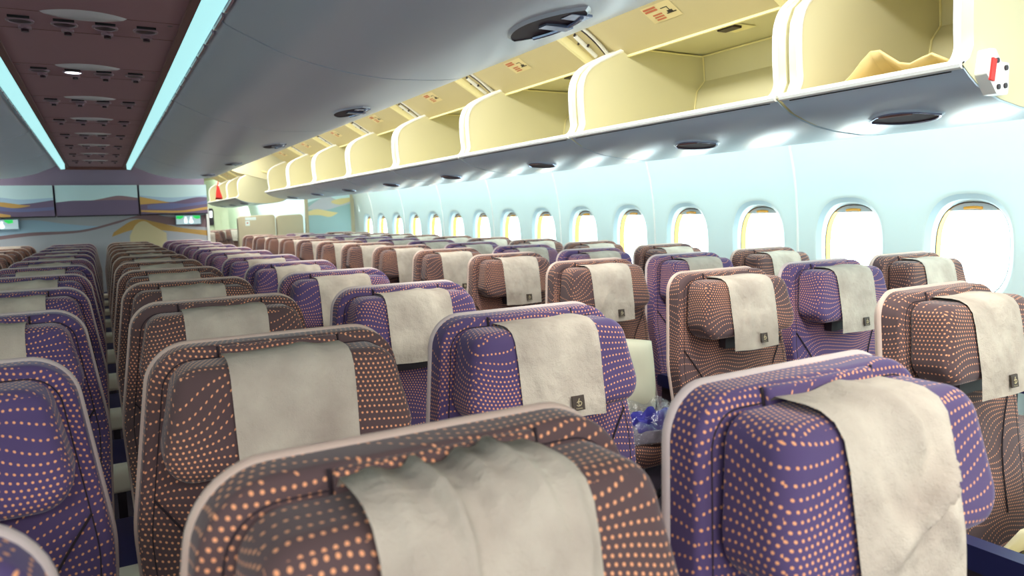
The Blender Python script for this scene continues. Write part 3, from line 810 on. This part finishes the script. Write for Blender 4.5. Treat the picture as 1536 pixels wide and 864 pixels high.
for x0, x1, nm in ((-1.14, -.77, 'left'), (.795, 1.08, 'right')):
    root = empty('lavatory_sign', (0, 0, 0)); y = BY-.05
    b = MB(); wallbox(b, x0, x1, y, BY-.003, -.052, .066, M['signfr']); b.build('sign_frame', root, smooth=False)
    b = MB(); b.poly([(x0+.008, y-.002, Z(-.044)), (x1-.008, y-.002, Z(-.044)), (x1-.008, y-.002, Z(.058)), (x0+.008, y-.002, Z(.058))], M['signbg'])
    xc = (x0+x1)/2; 
    for s in (-1, 1):
        b.poly([(xc+s*.05, y-.004, Z(.056)), (xc+s*.132, y-.004, Z(.056)), (xc+s*.132, y-.004, Z(.022)), (xc+s*.09, y-.004, Z(.016)), (xc+s*.06, y-.004, Z(.034))], M['green'])
        cxp = xc+s*.03
        b.poly([(cxp+.012*math.cos(a), y-.005, Z(.030)+.012*math.sin(a)) for a in [2*math.pi*i/12 for i in range(12)]], M['signw'])
        if s < 0: b.poly([(cxp-.02, y-.005, Z(.016)), (cxp+.02, y-.005, Z(.016)), (cxp+.014, y-.005, Z(-.034)), (cxp-.014, y-.005, Z(-.034))], M['signw'])
        else: b.poly([(cxp-.01, y-.005, Z(.016)), (cxp+.01, y-.005, Z(.016)), (cxp+.026, y-.005, Z(-.018)), (cxp+.008, y-.005, Z(-.036)), (cxp-.008, y-.005, Z(-.036)), (cxp-.026, y-.005, Z(-.018))], M['signw'])
    b.build('sign_face', root, smooth=False)
    tag(root, 'lit lavatory sign with white figures at the %s end of the bulkhead' % nm, 'sign', 'lavatory signs')

# partition with dune picture behind the window block, and the low divider beside it
PYY = 10.8
root = empty('partition', (0, 0, 0))
b = MB(); wallbox(b, 2.66, 3.40, PYY, PYY+.06, -1.38, .45, M['divider']); b.build('partition_board', root, smooth=False)
b = MB(); dunes(b, PYY-.003, 2.70, 3.34, -.35, .40, [
    ('teal', [(0, .75), (.25, .82), (.5, .86), (.75, .78), (1, .82)], None), ('grey', [(0, .66), (.2, .78), (.45, .88), (.7, .80), (1, .82)], None),
    ('gold2', [(.55, .78), (.75, .82), (1, .84)], [(.55, .74), (.75, .70), (1, .76)]), ('teal', [(0, .62), (.4, .60), (.7, .66), (1, .72)], None),
    ('gold2', [(0, .58), (.2, .62), (.45, .58), (.7, .54)], [(0, .50), (.25, .50), (.5, .46), (.7, .54)])], 'sky'); b.build('dune_picture', root, smooth=False)
tag(root, 'tall partition with a pale dune picture beside the window wall', 'partition')
root = empty('divider', (0, 0, 0))
for (x0, x1) in ((1.70, 2.22), (2.24, 2.62)):
    b = MB(); pr = rpoly([(x0, Z(-1.37), .02), (x1, Z(-1.37), .02), (x1, Z(.055 if x0 < 2 else .05), .05), (x0, Z(.035), .05)], 5)
    b.pad(resample(pr, .1), PYY+.09, PYY, .012, M['divider'], rings=1); b.build('divider_panel', root)
b = MB(); b.poly([(1.80, PYY-.002, Z(.02)), (1.95, PYY-.002, Z(.02)), (1.95, PYY-.002, Z(-.02)), (1.80, PYY-.002, Z(-.02))], M['white'])
b.poly([(1.80, PYY-.002, Z(-.03)), (1.86, PYY-.002, Z(-.03)), (1.86, PYY-.002, Z(-.10)), (1.80, PYY-.002, Z(-.10))], M['white']); b.box((1.83, PYY-.003, Z(-.06)), (.02, .002, .02), M['redtxt'])
nt = b.build('notice', root, smooth=False)
tag(root, 'low beige vinyl divider with white notices behind the last window rows', 'divider')

# next cabin section: bins, galley wall, handset, hanging red strap
for i in range(3):
    o = copy_tree(full); o.location = (0, 12.15+1.18*i, 0)
    tag(o, 'far open cream overhead bin beyond the bulkhead, %s in its row' % ORD[i], 'overhead bin', 'open bins of the next section')
b = MB(); b.sweep([(1.25, Z(.75)), (1.6, Z(.60)), (2.0, Z(.50)), (2.4, Z(.45)), (3.1, Z(.42)), (3.1, Z(.95)), (1.25, Z(.95))], [9.95, 10.0], M['cream'])
b.tube([(x, 9.94, Z(h)) for x, h in [(1.9, .62), (2.1, .57), (2.4, .54), (2.75, .53)]], .012, M['caulk'], 6); struct(b.build('trim_20'))
root = empty('galley_unit', (0, 0, 0))
b = MB(); wallbox(b, 1.95, 2.62, 17.9, 18.6, -1.37, .36, M['galley']); b.build('galley_body', root, smooth=False)
b = MB(); wallbox(b, 2.30, 2.44, 17.88, 17.9, -1.3, .22, M['green'] if False else M['teal'] if 'teal' in M else M['galley']); b.build('galley_door', root, smooth=False)
tag(root, 'pale green galley unit far beyond the bulkhead', 'galley')
b = MB(); pr = rpoly([(2.185, Z(-.13), .03), (2.285, Z(-.13), .03), (2.285, Z(.26), .03), (2.185, Z(.26), .03)], 4); b.pad(pr, 17.895, 17.85, .01, M['darkp'], rings=1)
b.poly([(2.205, 17.848, Z(.05)), (2.265, 17.848, Z(.05)), (2.265, 17.848, Z(.2)), (2.205, 17.848, Z(.2))], M['signw'])
tag(b.build('handset'), 'black wall handset with lit screen on the far galley', 'handset')
b = MB(); b.add([(1.80, 13.36, Z(.58)), (1.77, 13.36, Z(.38)), (1.88, 13.36, Z(.37)), (1.83, 13.36, Z(.58)), (1.80, 13.39, Z(.58)), (1.77, 13.41, Z(.345)), (1.88, 13.41, Z(.345)), (1.83, 13.39, Z(.58))],
      [(0,1,2,3), (7,6,5,4), (0,4,5,1), (1,5,6,2), (2,6,7,3), (3,7,4,0)], M['red']); b.tube([(1.815, 13.375, Z(.57)), (1.83, 13.375, Z(.66))], .008, M['red'], 6)
tag(b.build('red_strap'), 'red strap hanging from a far open bin', 'strap')

# ------------------------------------------------------------------ things left on seats
s3 = seats[('C', 2)].location
# pillow leaning on the backrest
b = MB(); N = 16; vs = []; T = []
for side in (1, -1):
    for i in range(N+1):
        for j in range(N+1):
            u, v = -1+2*i/N, -1+2*j/N
            t = .04*max(0, (1-u**4)*(1-v**4))**.5+.004*math.sin(6*u+3)*math.sin(5*v+1)*(1-u*u)*(1-v*v)
            vs.append((u*.165*(1-.05*v*v), -side*t, v*.16*(1-.05*u*u)))
off = (N+1)**2
fs = [(i*(N+1)+j, i*(N+1)+j+1, (i+1)*(N+1)+j+1, (i+1)*(N+1)+j) for i in range(N) for j in range(N)]
fs += [tuple(a+off for a in f)[::-1] for f in fs]
b.add(vs, fs, M['pillow']); o = b.build('pillow'); o.location = (s3.x+.0, s3.y-.215, .665); o.rotation_euler = (math.radians(-14), math.radians(6), math.radians(-6))
bm = bmesh.new(); bm.from_mesh(o.data); bmesh.ops.remove_doubles(bm, verts=bm.verts, dist=1e-4); bm.to_mesh(o.data); bm.free()
tag(o, 'cream square pillow leaning on the third window-block seat beside the aisle', 'pillow')
# wrapped blanket pack with blue cloth
root = empty('blanket_pack', (s3.x-.04, s3.y-.47, .497), math.radians(-8))
def lump(N, ax, ay, hz, seed, m, b, z0=0, ox=0, oy=0, rough=.25):
    rn = random.Random(seed); ph = [rn.uniform(0, 6.28) for _ in range(6)]; vs = []
    for i in range(N+1):
        for j in range(N+1):
            u, v = -1+2*i/N, -1+2*j/N
            e = max(0, (1-u**4)*(1-v**4))
            h = hz*e**.4*(1+rough*(math.sin(5*u+ph[0]+3*v)+math.sin(7*v+ph[1]-4*u)+.6*math.sin(11*u+ph[2])*math.sin(9*v+ph[3])))
            vs.append((ox+ax*u*(1+.06*math.sin(4*v+ph[4])), oy+ay*v*(1+.06*math.sin(4*u+ph[5])), z0+h))
    q = [(i*(N+1)+j, i*(N+1)+j+1, (i+1)*(N+1)+j+1, (i+1)*(N+1)+j) for i in range(N) for j in range(N)]
    per = [i*(N+1) for i in range(N+1)]+[N*(N+1)+j for j in range(1, N+1)]+[i*(N+1)+N for i in range(N-1, -1, -1)]+[j for j in range(N-1, 0, -1)]
    b.add(vs, q+[tuple(per)], m)
b = MB(); lump(22, .17, .13, .05, 4, M['greyclo'], b); b.build('folded_blanket', root, angle=60)
b = MB(); lump(18, .10, .06, .045, 8, M['bluecl'], b, .035, -.04, -.045, .35); lump(14, .06, .04, .04, 9, M['bluecl'], b, .035, .07, -.04, .3); b.build('blue_cloth', root, angle=60)
b = MB(); lump(26, .185, .145, .085, 12, M['film'], b, .001, 0, 0, .22); w_ = b.build('clear_wrap', root, angle=30)
tag(root, 'plastic-wrapped blanket with blue cloth on the seat below the cream pillow', 'blanket')
# paper bag slumped on the nearest window-block seat
s1 = seats[('C', 0)].location
b = MB()
bx, by, bz = s1.x-.02, s1.y-.32, .50
def bp(x, y, z): return (bx+x, by+y, bz+z)
front = [(-.19, -.15, .0), (.2, -.13, .0), (.21, -.08, .20), (-.10, -.10, .11)]
back = [(-.17, .10, .0), (.2, .12, .0), (.22, .06, .24), (-.13, .03, .13)]
def thick(quad, m, n=8):
    A, B_, C_, D = [Vector(p) for p in quad]; vs = []
    for i in range(n+1):
        for j in range(n+1):
            u, v = i/n, j/n; p = A*(1-u)*(1-v)+B_*u*(1-v)+C_*u*v+D*(1-u)*v
            w = .012*math.sin(8*u+4*v)*math.sin(math.pi*u)*math.sin(math.pi*v)+.008*math.sin(17*u*v+2)
            vs.append(bp(p.x, p.y+w, max(0.003, p.z+w*.5)))
    b.add(vs, [(i*(n+1)+j, i*(n+1)+j+1, (i+1)*(n+1)+j+1, (i+1)*(n+1)+j) for i in range(n) for j in range(n)], m)
thick(front, M['bag']); thick(back, M['bag'])
thick([front[0], back[0], (-.155, .0, .10), (-.16, -.06, .06)], M['bag'])
thick([front[1], back[1], back[2], front[2]], M['bag']); thick([front[0], front[1], back[1], back[0]], M['bag'])
thick([(-.20, -.16, .04), (-.02, -.155, .0), (.02, -.12, .10), (-.12, -.125, .125)], M['bag'])
o = b.build('paper_bag', angle=25); so = o.modifiers.new('thick', 'SOLIDIFY'); so.thickness = .002
tag(o, 'slumped open cream paper bag on the nearest window-block seat', 'bag')

# ------------------------------------------------------------------ light
W = bpy.data.worlds.new('sky'); SC.world = W; W.use_nodes = True
bg = W.node_tree.nodes['Background']; bg.inputs[0].default_value = (.78, .98, 1, 1); bg.inputs[1].default_value = 8.5
def area(name, loc, size, rot, power, color):
    l = bpy.data.lights.new(name, 'AREA'); l.shape = 'RECTANGLE'; l.size, l.size_y = size; l.energy = power; l.color = color
    o = bpy.data.objects.new(name, l); COL.objects.link(o); o.location = loc; o.rotation_euler = rot; return o
LY = 11.5
for s in (1, -1):
    # tubes hidden behind the outboard bins wash the sidewall
    area('sidewall_lamp', (s*2.95, 4.5, Z(.62)), (.10, LY), (0, s*math.radians(-35), 0), 62, (.84, 1, .99))
    # aisle ceiling wash
    area('aisle_lamp', (s*1.50, 4.5, Z(.955)), (.22, LY), (0, s*math.radians(-8), 0), 135, (1, .99, .95))
# unseen fill light added behind the camera to brighten the seat fronts
area('seat_front_fill', (0, -1.75, Z(.86)), (5.0, .7), (math.radians(52), 0, 0), 140, (1, .97, .96))
area('far_section_lamp', (1.7, 14.0, Z(.94)), (.7, 8), (0, 0, 0), 110, (1, 1, .95))
area('far_wall_lamp', (2.95, 15.5, Z(.62)), (.1, 6), (0, math.radians(-35), 0), 60, (.85, 1, 1))

SC.view_settings.view_transform = 'Standard'; SC.view_settings.look = 'None'; SC.view_settings.gamma = 1
SC.view_settings.use_curve_mapping = False; SC.view_settings.exposure = .15
